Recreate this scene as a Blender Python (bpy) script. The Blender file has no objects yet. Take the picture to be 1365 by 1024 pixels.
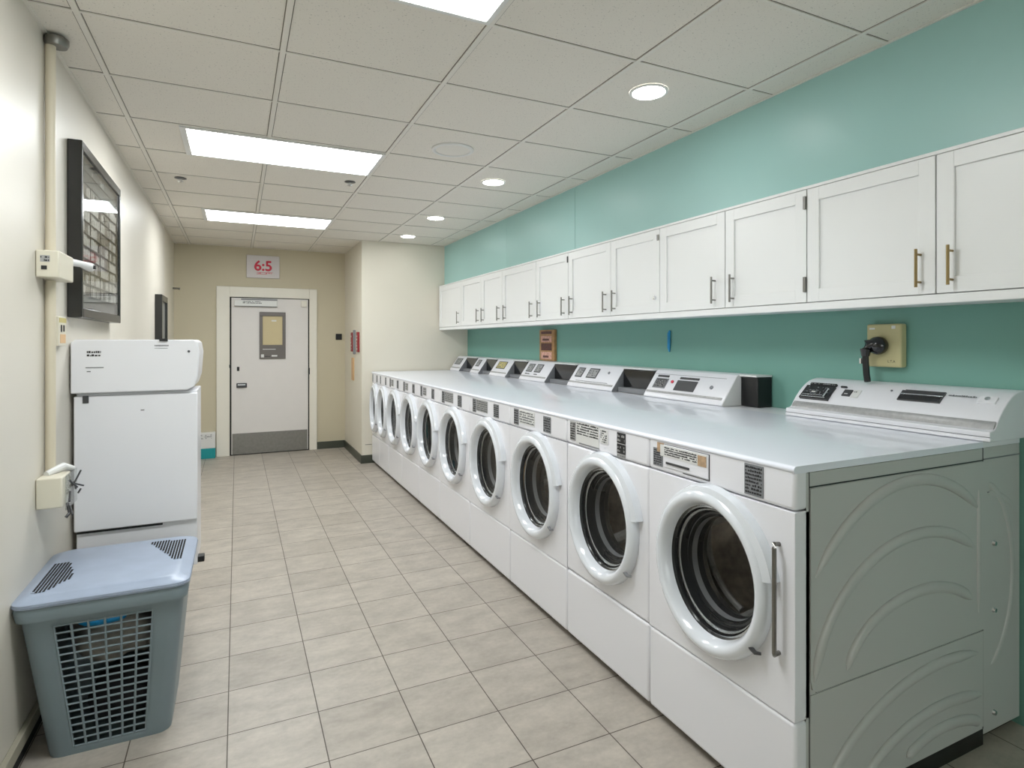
import bpy, bmesh, math, random
from mathutils import Vector, Matrix
random.seed(7)
C = bpy.context.scene.collection
PI = math.pi

# ------------------------------------------------------------------ materials
def lin(c):
    return tuple(((v/255)/12.92 if v/255 <= .04045 else (((v/255)+.055)/1.055)**2.4) for v in c)
MATS = {}
def mat(name, rgb, rough=.5, metal=0., spec=.5, coat=0., noise=0., nscale=8., bump=0., bscale=60., emit=None, es=0., trans=0.):
    m = bpy.data.materials.new(name); m.use_nodes = True
    nt = m.node_tree; b = nt.nodes['Principled BSDF']
    col = lin(rgb)
    b.inputs['Base Color'].default_value = (*col, 1)
    b.inputs['Roughness'].default_value = rough
    b.inputs['Metallic'].default_value = metal
    b.inputs['Specular IOR Level'].default_value = spec
    b.inputs['Coat Weight'].default_value = coat
    b.inputs['Coat Roughness'].default_value = .06
    if emit:
        b.inputs['Emission Color'].default_value = (*emit, 1); b.inputs['Emission Strength'].default_value = es
    tc = nt.nodes.new('ShaderNodeTexCoord')
    if noise:
        n = nt.nodes.new('ShaderNodeTexNoise'); n.inputs['Scale'].default_value = nscale; n.inputs['Detail'].default_value = 5
        r = nt.nodes.new('ShaderNodeMapRange'); r.inputs['From Min'].default_value = .3; r.inputs['From Max'].default_value = .7
        r.inputs['To Min'].default_value = 1-noise; r.inputs['To Max'].default_value = 1+noise
        mx = nt.nodes.new('ShaderNodeMix'); mx.data_type = 'RGBA'; mx.blend_type = 'MULTIPLY'; mx.inputs['Factor'].default_value = 1
        mx.inputs['A'].default_value = (*col, 1)
        nt.links.new(tc.outputs['Object'], n.inputs['Vector']); nt.links.new(n.outputs['Fac'], r.inputs['Value'])
        nt.links.new(r.outputs['Result'], mx.inputs['B']); nt.links.new(mx.outputs['Result'], b.inputs['Base Color'])
    if bump:
        n2 = nt.nodes.new('ShaderNodeTexNoise'); n2.inputs['Scale'].default_value = bscale
        bp = nt.nodes.new('ShaderNodeBump'); bp.inputs['Strength'].default_value = bump; bp.inputs['Distance'].default_value = .002
        nt.links.new(tc.outputs['Object'], n2.inputs['Vector']); nt.links.new(n2.outputs['Fac'], bp.inputs['Height'])
        nt.links.new(bp.outputs['Normal'], b.inputs['Normal'])
    MATS[name] = m
    return m
mat('cream', (216, 210, 198), .42, bump=.1, bscale=90, noise=.015, nscale=2)
mat('tan', (199, 190, 165), .55, bump=.1, bscale=90, noise=.02, nscale=2)
mat('cream_warm', (224, 218, 203), .5, bump=.1, bscale=90, noise=.015, nscale=2)
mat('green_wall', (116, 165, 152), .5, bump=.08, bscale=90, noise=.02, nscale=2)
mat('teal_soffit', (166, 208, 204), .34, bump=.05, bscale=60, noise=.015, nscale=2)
mat('back_paint', (150, 170, 150), .6)
mat('enamel', (238, 238, 242), .3, coat=.3, noise=.008, nscale=3)
mat('enamel_top', (238, 241, 251), .3, spec=.4, coat=.45)
MATS['enamel_top'].node_tree.nodes['Principled BSDF'].inputs['Coat Roughness'].default_value = .035
mat('enamel_panel', (234, 234, 239), .3, coat=.2)
mat('enamel_shaded', (190, 191, 188), .38, coat=.15)  # darker copy of the enamel, shade of the unlit near side put into colour
mat('ring_white', (226, 230, 236), .16, coat=.7)
mat('cab_white', (238, 239, 238), .35, noise=.006, nscale=4)
mat('cab_edge', (225, 226, 224), .4)
mat('black', (18, 18, 19), .4)
mat('black_gloss', (16, 16, 18), .12, coat=.5)
mat('rubber', (44, 45, 47), .2, coat=.4)
mat('grooves', (120, 114, 104), .8)
mat('shadow_gap', (40, 40, 40), .8)
mat('dark_grey', (66, 66, 68), .35)
mat('mid_grey', (128, 130, 134), .35)
mat('chrome', (225, 227, 230), .24, metal=1)
mat('steel', (140, 138, 134), .32, metal=1, noise=.08, nscale=30)
mat('drum_steel', (175, 170, 164), .3, metal=1, noise=.25, nscale=25)
mat('brass', (160, 140, 100), .3, metal=1)
mat('label_silver', (168, 168, 168), .3, metal=.3, noise=.12, nscale=60)
mat('label_tan', (178, 150, 120), .5, noise=.3, nscale=50)
mat('label_white', (222, 222, 220), .4)
mat('ink', (34, 34, 36), .5)
mat('ink_grey', (110, 112, 114), .5)
mat('red', (205, 38, 66), .5)
mat('deep_red', (140, 30, 38), .45)
mat('sign_white', (206, 200, 200), .4)
mat('door_white', (224, 220, 217), .45, noise=.01)
mat('trim_white', (232, 228, 216), .45, noise=.01)
mat('baseboard', (66, 70, 60), .4)
mat('base_light', (170, 165, 148), .5)
mat('teal_box', (20, 150, 155), .5)
mat('conduit', (214, 204, 182), .4)
mat('ivory', (222, 216, 198), .35)
mat('beige_box', (196, 188, 142), .4)
mat('frame_black', (38, 38, 36), .25)
mat('frame_grey', (120, 120, 116), .3)
mat('board_back', (98, 100, 98), .35)
mat('card', (232, 226, 220), .5, noise=.25, nscale=70)
mat('card_dark', (150, 140, 130), .5, noise=.35, nscale=70)
mat('yellow', (200, 186, 120), .5)
mat('orange', (200, 130, 70), .5)
mat('wood', (170, 130, 85), .5, noise=.2, nscale=30)
mat('pic_dark', (80, 34, 34), .4, noise=.5, nscale=60)
mat('pic_pink', (205, 160, 145), .5, noise=.35, nscale=70)
mat('cyan', (25, 140, 195), .35)
mat('hamper', (122, 136, 142), .42, noise=.03, nscale=6)
mat('hamper_lid', (160, 172, 192), .32, noise=.05, nscale=12)
mat('hamper_rim', (124, 134, 150), .35)
mat('cloth_grey', (150, 145, 138), .9, noise=.3, nscale=14, bump=.5, bscale=25)
mat('cloth_dark', (46, 46, 50), .9, noise=.3, nscale=14, bump=.5, bscale=25)
mat('cloth_tan', (190, 160, 120), .9, noise=.3, nscale=14)
mat('blue_pack', (40, 160, 225), .35, noise=.3, nscale=40)
mat('tbar', (226, 222, 213), .5)
mat('lamp_ring', (225, 225, 222), .4)
mat('lamp', (255, 255, 255), .5, emit=(.94, .98, 1), es=12.5)
mat('downlamp', (255, 255, 255), .5, emit=(.97, .98, .97), es=18)
mat('window_view', (205, 190, 150), .6)
mat('tan_plate', (214, 176, 130), .5)

def glass_mat(name, tint, ior=1.5):
    m = bpy.data.materials.new(name); m.use_nodes = True; nt = m.node_tree
    nt.nodes.remove(nt.nodes['Principled BSDF']); out = nt.nodes['Material Output']
    t = nt.nodes.new('ShaderNodeBsdfTransparent'); t.inputs['Color'].default_value = (*tint, 1)
    g = nt.nodes.new('ShaderNodeBsdfGlossy'); g.inputs['Roughness'].default_value = .04
    # Schlick reflectance from both sides of the thin pane
    ge = nt.nodes.new('ShaderNodeNewGeometry'); dt = nt.nodes.new('ShaderNodeVectorMath'); dt.operation = 'DOT_PRODUCT'
    nt.links.new(ge.outputs['Normal'], dt.inputs[0]); nt.links.new(ge.outputs['Incoming'], dt.inputs[1])
    def mth(op, a, b=None):
        q = nt.nodes.new('ShaderNodeMath'); q.operation = op
        for k, v in enumerate((a, b)):
            if v is None: continue
            if isinstance(v, (int, float)): q.inputs[k].default_value = v
            else: nt.links.new(v, q.inputs[k])
        return q.outputs[0]
    f0 = ((ior-1)/(ior+1))**2
    fr = mth('ADD', f0, mth('MULTIPLY', 1-f0, mth('POWER', mth('SUBTRACT', 1, mth('ABSOLUTE', dt.outputs['Value'])), 5)))
    mx = nt.nodes.new('ShaderNodeMixShader')
    nt.links.new(fr, mx.inputs[0]); nt.links.new(t.outputs[0], mx.inputs[1]); nt.links.new(g.outputs[0], mx.inputs[2])
    nt.links.new(mx.outputs[0], out.inputs['Surface']); MATS[name] = m
glass_mat('glass_dark', (.92, .92, .9), 1.22); glass_mat('glass_clear', (.93, .94, .93), 1.38)

def floor_mat():
    m = bpy.data.materials.new('floor_tile'); m.use_nodes = True; nt = m.node_tree; b = nt.nodes['Principled BSDF']; N = nt.nodes.new; L = nt.links.new
    geo = N('ShaderNodeNewGeometry')
    mp = N('ShaderNodeMapping'); mp.inputs['Location'].default_value = (.032+.329*20, -2.459+.3056*40, 0)
    br = N('ShaderNodeTexBrick'); br.offset = 0; br.squash = 1
    br.inputs['Scale'].default_value = 1; br.inputs['Brick Width'].default_value = .329; br.inputs['Row Height'].default_value = .3056
    br.inputs['Mortar Size'].default_value = .0022; br.inputs['Mortar Smooth'].default_value = .1
    br.inputs['Color1'].default_value = (*lin((180, 172, 161)), 1); br.inputs['Color2'].default_value = (*lin((170, 162, 151)), 1)
    br.inputs['Mortar'].default_value = (*lin((78, 68, 58)), 1)
    L(geo.outputs['Position'], mp.inputs['Vector']); L(mp.outputs[0], br.inputs['Vector'])
    n = N('ShaderNodeTexNoise'); n.inputs['Scale'].default_value = 5; n.inputs['Detail'].default_value = 8; n.inputs['Roughness'].default_value = .7
    mp2 = N('ShaderNodeMapping'); mp2.inputs['Scale'].default_value = (1, 1.8, 1); L(geo.outputs['Position'], mp2.inputs['Vector']); L(mp2.outputs[0], n.inputs['Vector'])
    r = N('ShaderNodeMapRange'); r.inputs['From Min'].default_value = .3; r.inputs['From Max'].default_value = .7; r.inputs['To Min'].default_value = .76; r.inputs['To Max'].default_value = 1.13
    n3 = N('ShaderNodeTexNoise'); n3.inputs['Scale'].default_value = 45; n3.inputs['Detail'].default_value = 4; L(geo.outputs['Position'], n3.inputs['Vector'])
    r3 = N('ShaderNodeMapRange'); r3.inputs['From Min'].default_value = .3; r3.inputs['From Max'].default_value = .7; r3.inputs['To Min'].default_value = .95; r3.inputs['To Max'].default_value = 1.04
    mu = N('ShaderNodeMath'); mu.operation = 'MULTIPLY'
    L(n.outputs['Fac'], r.inputs['Value']); L(n3.outputs['Fac'], r3.inputs['Value']); L(r.outputs[0], mu.inputs[0]); L(r3.outputs[0], mu.inputs[1])
    mx = N('ShaderNodeMix'); mx.data_type = 'RGBA'; mx.blend_type = 'MULTIPLY'; mx.inputs['Factor'].default_value = 1
    L(br.outputs['Color'], mx.inputs['A']); L(mu.outputs[0], mx.inputs['B']); L(mx.outputs['Result'], b.inputs['Base Color'])
    b.inputs['Roughness'].default_value = .42
    bp = N('ShaderNodeBump'); bp.inputs['Strength'].default_value = .4; bp.inputs['Distance'].default_value = .002; bp.invert = True
    L(br.outputs['Fac'], bp.inputs['Height']); L(bp.outputs['Normal'], b.inputs['Normal'])
    MATS['floor_tile'] = m
floor_mat()
def ceil_mat():
    m = bpy.data.materials.new('ceiling_tile'); m.use_nodes = True; nt = m.node_tree; b = nt.nodes['Principled BSDF']; N = nt.nodes.new; L = nt.links.new
    geo = N('ShaderNodeNewGeometry')
    n = N('ShaderNodeTexNoise'); n.inputs['Scale'].default_value = 120; n.inputs['Detail'].default_value = 2; L(geo.outputs['Position'], n.inputs['Vector'])
    r = N('ShaderNodeMapRange'); r.inputs['From Min'].default_value = .29; r.inputs['From Max'].default_value = .36; r.inputs['To Min'].default_value = .68; r.inputs['To Max'].default_value = 1
    mx = N('ShaderNodeMix'); mx.data_type = 'RGBA'; mx.blend_type = 'MULTIPLY'; mx.inputs['Factor'].default_value = 1
    mx.inputs['A'].default_value = (*lin((228, 223, 213)), 1)
    L(n.outputs['Fac'], r.inputs['Value']); L(r.outputs[0], mx.inputs['B']); L(mx.outputs['Result'], b.inputs['Base Color'])
    b.inputs['Roughness'].default_value = .8
    MATS['ceiling_tile'] = m
ceil_mat()

# ------------------------------------------------------------------ mesh building
class MB:
    def __init__(s): s.v = []; s.f = []; s.m = []
    def add(s, vs, fs, mi=0):
        o = len(s.v); s.v += [tuple(p) for p in vs]
        for f in fs: s.f.append(tuple(o+i for i in f)); s.m.append(mi)
    def box(s, x0, y0, z0, x1, y1, z1, mi=0, skip=()):
        vs = [(x, y, z) for x in (x0, x1) for y in (y0, y1) for z in (z0, z1)]
        fs = {'-x': (0, 1, 3, 2), '+x': (4, 6, 7, 5), '-y': (0, 4, 5, 1), '+y': (2, 3, 7, 6), '-z': (0, 2, 6, 4), '+z': (1, 5, 7, 3)}
        s.add(vs, [f for k, f in fs.items() if k not in skip], mi); return s
    def pbox(s, fr, a0, a1, b0, b1, h0, h1, mi=0):
        o, u, v, n = fr
        vs = [o+u*a+v*b+n*h for a in (a0, a1) for b in (b0, b1) for h in (h0, h1)]
        s.add(vs, [(0, 1, 3, 2), (4, 6, 7, 5), (0, 4, 5, 1), (2, 3, 7, 6), (0, 2, 6, 4), (1, 5, 7, 3)], mi); return s
    def prism(s, prof, y0, y1, mi=0):            # prof: list of (x,z)
        n = len(prof); s.add([(x, y0, z) for x, z in prof]+[(x, y1, z) for x, z in prof],
            [tuple(range(n)), tuple(range(2*n-1, n-1, -1))]+[(i, n+i, n+(i+1) % n, (i+1) % n) for i in range(n)], mi); return s
    def prismz(s, prof, z0, z1, mi=0):            # prof: list of (x,y)
        n = len(prof); s.add([(x, y, z0) for x, y in prof]+[(x, y, z1) for x, y in prof],
            [tuple(range(n-1, -1, -1)), tuple(range(n, 2*n))]+[(i, (i+1) % n, n+(i+1) % n, n+i) for i in range(n)], mi); return s
    def tube(s, pts, r, seg=8, mi=0, flat=None):
        pts = [Vector(p) for p in pts]; rings = []
        for i, p in enumerate(pts):
            t = (pts[min(i+1, len(pts)-1)]-pts[max(i-1, 0)]).normalized()
            a = Vector((0, 0, 1)) if abs(t.z) < .9 else Vector((1, 0, 0))
            if flat: a = Vector(flat[0])
            u = t.cross(a).normalized(); w = u.cross(t).normalized()
            rr = r[i] if isinstance(r, (list, tuple)) else r
            k = flat[1] if flat else 1
            rings.append([p+u*math.cos(2*PI*j/seg)*rr+w*math.sin(2*PI*j/seg)*rr*k for j in range(seg)])
        s.loft(rings, mi, True); return s
    def loft(s, rings, mi=0, caps=False, mis=None, closed=True):
        o = len(s.v); n = len(rings[0])
        for r in rings: s.v += [tuple(p) for p in r]
        for i in range(len(rings)-1):
            for j in range(n if closed else n-1):
                s.f.append((o+i*n+j, o+i*n+(j+1) % n, o+(i+1)*n+(j+1) % n, o+(i+1)*n+j)); s.m.append(mis[i] if mis else mi)
        if caps:
            s.f.append(tuple(o+j for j in range(n-1, -1, -1))); s.m.append(mi)
            s.f.append(tuple(o+(len(rings)-1)*n+j for j in range(n))); s.m.append(mi)
    def ell(s, cy, cz, prof, seg=56, mi=0, mis=None, cap=False):   # rings around the X axis; prof: (ry, rz, x)
        rings = [[(x, cy+ry*math.cos(2*PI*j/seg), cz+rz*math.sin(2*PI*j/seg)) for j in range(seg)] for ry, rz, x in prof]
        o = len(s.v); s.loft(rings, mi, False, mis)
        if cap:
            s.f.append(tuple(o+(len(rings)-1)*seg+j for j in range(seg))); s.m.append(mis[-1] if mis else mi)
        return s
    def lathe(s, cx, cy, prof, seg=32, mi=0, mis=None, cap=True):  # around Z; prof: (r, z)
        rings = [[(cx+r*math.cos(2*PI*j/seg), cy+r*math.sin(2*PI*j/seg), z) for j in range(seg)] for r, z in prof]
        s.loft(rings, mi, cap, mis); return s
    def build(s, name, mats, parent=None, bevel=0, smooth=True, ang=35, solid=0, seg=2):
        me = bpy.data.meshes.new(name); o = bpy.data.objects.new(name, me); C.objects.link(o)
        off = Vector((0, 0, 0)); p = parent
        while p is not None: off += p.location; p = p.parent
        me.from_pydata([tuple(Vector(v)-off) for v in s.v], [], s.f)
        if isinstance(mats, str): mats = [mats]
        for k in mats: me.materials.append(MATS[k])
        for i, p in enumerate(me.polygons): p.material_index = s.m[i]
        bm = bmesh.new(); bm.from_mesh(me); bmesh.ops.recalc_face_normals(bm, faces=bm.faces); bm.to_mesh(me); bm.free()
        if smooth:
            me.polygons.foreach_set('use_smooth', [True]*len(me.polygons)); me.set_sharp_from_angle(angle=math.radians(ang))
        if solid:
            q = o.modifiers.new('s', 'SOLIDIFY'); q.thickness = solid; q.offset = 0
        if bevel:
            q = o.modifiers.new('b', 'BEVEL'); q.width = bevel; q.segments = seg; q.limit_method = 'ANGLE'; q.angle_limit = math.radians(40); q.harden_normals = False
        if parent is not None: o.parent = parent
        return o
def tag(o, label, cat, group=None, kind=None):
    o['label'] = label; o['category'] = cat
    if group: o['group'] = group
    if kind: o['kind'] = kind
    return o
def thing(name, label, cat, loc, group=None):
    o = bpy.data.objects.new(name, None); C.objects.link(o); o.location = loc; o.empty_display_size = .1
    return tag(o, label, cat, group)
def struct(o): o['kind'] = 'structure'; return o
def frame(o, u, v):
    u = Vector(u).normalized(); v = Vector(v).normalized(); return (Vector(o), u, v, u.cross(v).normalized())
def marks(mb, fr, a0, a1, b0, b1, rows, mi, h=.0006, dens=.8, seed=1, h0=0):
    rnd = random.Random(seed); rh = (b1-b0)/rows
    for r in range(rows):
        b = b0+rh*(r+.2); a = a0
        while a < a1-.002:
            w = rnd.uniform(.25, .9)*rh; w = min(w, a1-a)
            if rnd.random() < dens: mb.pbox(fr, a, a+w*.75, b, b+rh*rnd.uniform(.35, .65), h0, h0+h, mi)
            a += w
def text_mb(mb, s, fr, a, b, size, h=.001, mi=0, bold=0.):
    cu = bpy.data.curves.new('t', 'FONT'); cu.body = s; cu.size = size; cu.offset = bold; ob = bpy.data.objects.new('t', cu); C.objects.link(ob)
    dg = bpy.context.evaluated_depsgraph_get(); dg.update(); me = bpy.data.meshes.new_from_object(ob.evaluated_get(dg))
    o, u, v, n = fr
    mb.add([o+u*(a+p.co.x)+v*(b+p.co.y)+n*h for p in me.vertices], [tuple(p.vertices) for p in me.polygons], mi)
    bpy.data.objects.remove(ob); bpy.data.curves.remove(cu); bpy.data.meshes.remove(me)

# ------------------------------------------------------------------ constants of the room
ZC = 2.732; XL = -.70; XS = 2.44; XW = 2.76; YE = 8.45; YJ = 7.22; XJ = 1.38; YB = -3.2

# ------------------------------------------------------------------ shell
struct(MB().box(XL-.2, YB, -.1, XW+.2, YE+.2, 0).build('floor', 'floor_tile'))
# ceiling tiles plane (with openings left by the luminaires being surface slabs just below it)
struct(MB().box(XL-.2, YB, ZC, XW+.2, YE+.2, ZC+.1).build('ceiling', 'ceiling_tile'))
struct(MB().box(XL-.2, YB, 0, XL, 7.22, ZC).build('wall_left', 'cream', bevel=.006))
struct(MB().box(XL-.2, 7.22, 0, XL-.018, YE, ZC).build('wall_left', 'cream_warm'))
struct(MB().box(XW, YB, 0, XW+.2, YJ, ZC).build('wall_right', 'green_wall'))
struct(MB().box(XL-.2, YE, 0, XJ+.1, YE+.2, ZC).build('wall_end', 'tan'))
struct(MB().box(XJ, YJ, 0, XW+.2, YE+.2, ZC).build('wall_projection', 'cream_warm', bevel=.004))
WX0, WX1, WZ0, WZ1 = -.3, 2.4, .5, 2.5      # unseen wide window behind the camera, added to let in fill light
struct(MB().box(XL-.2, YB-.2, 0, WX0, YB, ZC).box(WX1, YB-.2, 0, XW+.2, YB, ZC).box(WX0, YB-.2, 0, WX1, YB, WZ0).box(WX0, YB-.2, WZ1, WX1, YB, ZC).build('wall_back', 'cream'))
wn = struct(MB().box(WX0, YB-.12, WZ0, WX1, YB-.11, WZ1).build('fill_window', 'glass_clear'))
wm = MB()
for x in (WX0, (WX0+WX1)/2-.025, WX1-.05): wm.box(x, YB-.15, WZ0, x+.05, YB-.08, WZ1)
wm.box(WX0, YB-.15, WZ0, WX1, YB-.08, WZ0+.05).box(WX0, YB-.15, WZ1-.05, WX1, YB-.08, WZ1)
wm.build('window_frame', 'trim_white', wn)  # frame of the added fill-light window
# soffit above the wall cabinets, three abutting panels with fine joints
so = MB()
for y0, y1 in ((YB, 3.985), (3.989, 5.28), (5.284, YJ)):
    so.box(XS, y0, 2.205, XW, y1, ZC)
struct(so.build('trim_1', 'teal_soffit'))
# ceiling grid bars
LX = [-.544, .177, .894, 1.598, 2.272]
cy0 = 2.664-.573*10; rows = [cy0+.573*i for i in range(21) if cy0+.573*i < YE]
g = MB()
for x in LX: g.box(x-.011, YB, ZC-.005, x+.011, YE, ZC+.001)
g.box(XL, YB, ZC-.006, XL+.014, YE, ZC+.001); g.box(XS-.014, YB, ZC-.006, XS, YJ, ZC+.001)
for y in rows: g.box(XL, y-.007, ZC-.004, XS, y+.007, ZC+.001)
struct(g.build('trim_2', 'tbar'))
g = MB()   # reveal grooves at tile edges
for x in LX:
    for s in (-1, 1): g.box(x+s*.0135-.0015, YB, ZC-.001, x+s*.0135+.0015, YE, ZC+.001)
for y in rows:
    g.box(XL, y-.0115, ZC-.001, XS, y-.0085, ZC+.001)
struct(g.build('trim_3', 'grooves'))
# baseboards
struct(MB().box(XL, YB, .062, XL+.02, 7.2, .11).build('baseboard_left', 'base_light', bevel=.003))
struct(MB().box(XL, YB, 0, XL+.006, 7.2, .062).build('baseboard_left', 'shadow_gap'))
struct(MB().box(1.0, YE-.012, 0, XJ, YE, .1).build('baseboard_end', 'baseboard'))
bb = MB(); bb.box(XJ-.012, YJ-.012, 0, XJ, YE, .1); bb.box(XJ, YJ-.012, 0, 1.56, YJ, .1)
struct(bb.build('baseboard_projection', 'baseboard'))
struct(MB().box(1.42, YJ-.004, .225, 1.5, YJ, .23).build('trim_4', 'shadow_gap'))

# ------------------------------------------------------------------ door in the end wall
fr = MB()
fr.box(-.24, YE-.03, 0, -.085, YE+.0, 2.21); fr.box(.90, YE-.03, 0, 1.0, YE+.0, 2.21); fr.box(-.085, YE-.03, 2.075, .90, YE+.0, 2.21)
dr = struct(MB().box(-.065, YE-.012, .012, .885, YE, 2.065).build('door_1', 'door_white', bevel=.002))
fr.build('door_frame', 'trim_white', dr, bevel=.004)
MB().box(-.085, YE-.008, 0, -.066, YE, 2.075).box(.886, YE-.004, 0, .9, YE, 2.075).box(-.085, YE-.004, 2.066, .9, YE, 2.075).box(-.085, YE-.004, 0, .9, YE, .012).build('door_gap', 'shadow_gap', dr)
MB().box(-.055, YE-.017, .012, .875, YE-.012, .285).build('kick_plate', 'steel', dr)['label'] = 'brushed steel kick plate'
wf = MB(); wy = YE-.03
wf.box(.27, wy, 1.26, .595, YE-.012, 1.445).box(.27, wy, 1.83, .595, YE-.012, 1.885).box(.27, wy, 1.445, .31, YE-.012, 1.83).box(.555, wy, 1.445, .595, YE-.012, 1.83)
mat('bronze', (104, 98, 94), .35, metal=.3)
w = wf.build('window_frame', 'bronze', dr, bevel=.003)
MB().box(.31, YE-.016, 1.445, .555, YE-.0125, 1.83).build('pane', 'window_view', w)
f_ = frame((.27, wy, 1.26), (1, 0, 0), (0, 0, 1))
mk = MB(); mk.pbox(f_, .02, .055, .02, .06, 0, .001, 1); mk.pbox(f_, .15, .22, .03, .05, 0, .001, 1); mk.pbox(f_, .04, .2, .125, .132, 0, .001, 1); marks(mk, f_, .06, .15, .02, .045, 1, 0, .001); mk.build('notice_marks', ['ink', 'label_white'], w)
MB().pbox(frame((.42, YE-.016, 1.76), (1, 0, 0), (0, 0, 1)), 0, .06, 0, .02, 0, .001).build('pane_sticker', 'label_white', w)
cl = MB(); cl.box(-.03, YE-.05, 1.955, .49, YE-.012, 2.035); c = cl.build('door_closer', 'mid_grey' if False else 'cab_edge', dr, bevel=.005)
m_ = MB(); f_ = frame((-.03, YE-.0505, 1.955), (1, 0, 0), (0, 0, 1)); marks(m_, f_, .1, .33, .035, .07, 2, 0, .001, seed=5); m_.pbox(f_, 0, .52, -.004, .003, 0, .001, 0); m_.pbox(f_, .08, .52, .082, .1, .0, .004, 1); m_.build('closer_arm', ['ink', 'mid_grey'], c)
MB().box(.79, YE-.04, 1.965, .865, YE-.012, 2.045).build('door_contact', 'trim_white', dr, bevel=.004)
MB().box(.0, YE-.02, 1.105, .03, YE-.012, 1.16).build('deadbolt', 'black', dr, bevel=.004)
h = MB(); h.box(-.005, YE-.035, .885, .12, YE-.012, .945); h = h.build('door_handle', 'dark_grey', dr, bevel=.006)
MB().box(.01, YE-.037, .918, .1, YE-.035, .93).build('lever_highlight', 'chrome', h)
MB().box(-.09, YE-.04, 1.15, -.065, YE-.03, 1.19).build('latch', 'black', dr)
MB().box(.885, YE-.035, 1.04, .905, YE-.012, 1.13).build('hinge', 'black', dr)

# red numeral sign above the door
sg = thing('wall_sign', 'white wall sign with red 6:5 numerals above the door', 'sign', (.315, YE, 2.34))
MB().box(.114, YE-.03, 2.335, .519, YE-.001, 2.634).build('sign_panel', 'sign_white', sg, bevel=.004)
f_ = frame((.114, YE-.0305, 2.335), (1, 0, 0), (0, 0, 1)); t = MB()
for dx, dz in ((0, 0), (.005, 0), (-.005, 0), (0, .005), (0, -.005)): text_mb(t, '6:5', f_, .09+dx, .1+dz, .185, .0015+dx*.02+dz*.03, 0)
t.build('red_numerals', 'red', sg)
t = MB(); f2 = f_; t.pbox(f2, .12, .32, .072, .077, 0, .001, 0); t.pbox(f2, .12, .25, .05, .055, 0, .001, 0); marks(t, f2, .12, .33, .056, .074, 1, 0, .001, .5, 3); t.build('caption_line', 'red', sg)
tag(MB().box(1.254, YE-.018, 1.516, 1.336, YE-.001, 1.6).build('light_switch', 'black', bevel=.004), 'small black switch plate on the tan wall right of the door', 'light switch')
# box beside the door frame
bx = thing('storage_box', 'low white box with teal base standing left of the door frame', 'box', (-.45, YE-.06, 0))
MB().box(-.66, YE-.1, 0, -.25, YE-.003, .13).build('base', 'teal_box', bx, bevel=.004)['label'] = 'teal base'
b = MB().box(-.66, YE-.1, .131, -.25, YE-.003, .33).build('upper_body', 'label_white', bx, bevel=.004)
m_ = MB(); marks(m_, frame((-.62, YE-.1005, .131), (1, 0, 0), (0, 0, 1)), .18, .33, .12, .18, 3, 0, .001, .5, 4); m_.build('printing', 'ink_grey', b)
tag(MB().tube([(XL-.017, 8.3, 2.15), (XL+.04, 8.3, 2.15), (XL+.06, 8.3, 2.145)], [.012, .01, .016], 10).build('wall_hook', 'steel'), 'small metal hook on the left wall near the far corner', 'hook')
# red plates on the projection side
for k, (ya, yb, z0, z1, mt, lb, dp) in enumerate(((7.79, 7.88, 1.36, 1.61, 'deep_red', 'dark red narrow plate on the side of the wall projection, farther of two', .02),
                                    (7.36, 7.45, 1.36, 1.61, 'red', 'red narrow plate at the corner of the wall projection, nearer of two', .025))):
    s = thing('wall_plate', lb, 'plate', (XJ, (ya+yb)/2, z0), 'red plates on the wall projection')
    MB().box(XJ-dp, ya, z0, XJ-.001, yb, z1).build('plate', 'deep_red', s, bevel=.003)
    m_ = MB(); marks(m_, frame((XJ-dp-.0004, yb, z0), (0, -1, 0), (0, 0, 1)), .02, .07, .02, .22, 5, 0, .001, .7, k); m_.build('lettering', 'label_white', s)
tag(MB().box(XJ-.03, 7.62, 1.33, XJ, 7.66, 1.64).build('metal_strip', 'mid_grey', bevel=.003), 'thin grey metal strip between the two red plates', 'strip')
tag(MB().box(XJ-.012, 7.72, .985, XJ, 7.87, 1.28).build('notice_card', 'tan_plate', bevel=.002), 'peach coloured notice card below the red plates', 'notice')

# ------------------------------------------------------------------ washers
SEAM = [1.205, 1.885, 2.53, 3.205, 3.88, 4.56, 5.16, 5.76, 6.33, 6.79, 7.2]
XF = 1.5; XFC = 1.56; XR = 2.50; ZT = 1.122
WL = ['front-loading washer at the near end, with chrome upright bar and exposed embossed side',
      'second washer from the near end, with two stacked black labels at its panel right',
      'third washer from the near end, tan laundry visible behind its glass',
      'fourth washer from the near end of the row', 'fifth washer from the near end of the row',
      'sixth washer from the near end of the row', 'seventh washer from the near end of the row',
      'eighth washer from the near end of the row', 'ninth washer, second from the far wall projection',
      'tenth and farthest washer, squeezed against the cream wall projection']
def front_with_hole(y0, y1, z0, z1, cy, cz, ry, rz, x0, x1):
    ths = sorted([2*PI*i/64 for i in range(64)]+[math.atan2(z-cz, y-cy) % (2*PI) for y in (y0, y1) for z in (z0, z1)])
    inn = []; out = []
    for t in ths:
        c, s = math.cos(t), math.sin(t); inn.append((cy+ry*c, cz+rz*s))
        k = min(((y1-cy)/c if c > 1e-9 else (y0-cy)/c if c < -1e-9 else 9e9), ((z1-cz)/s if s > 1e-9 else (z0-cz)/s if s < -1e-9 else 9e9))
        out.append((cy+c*k, cz+s*k))
    mb = MB(); mb.loft([[(x1, *p) for p in inn], [(x0, *p) for p in inn], [(x0, *p) for p in out], [(x1, *p) for p in out]])
    return mb
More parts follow.
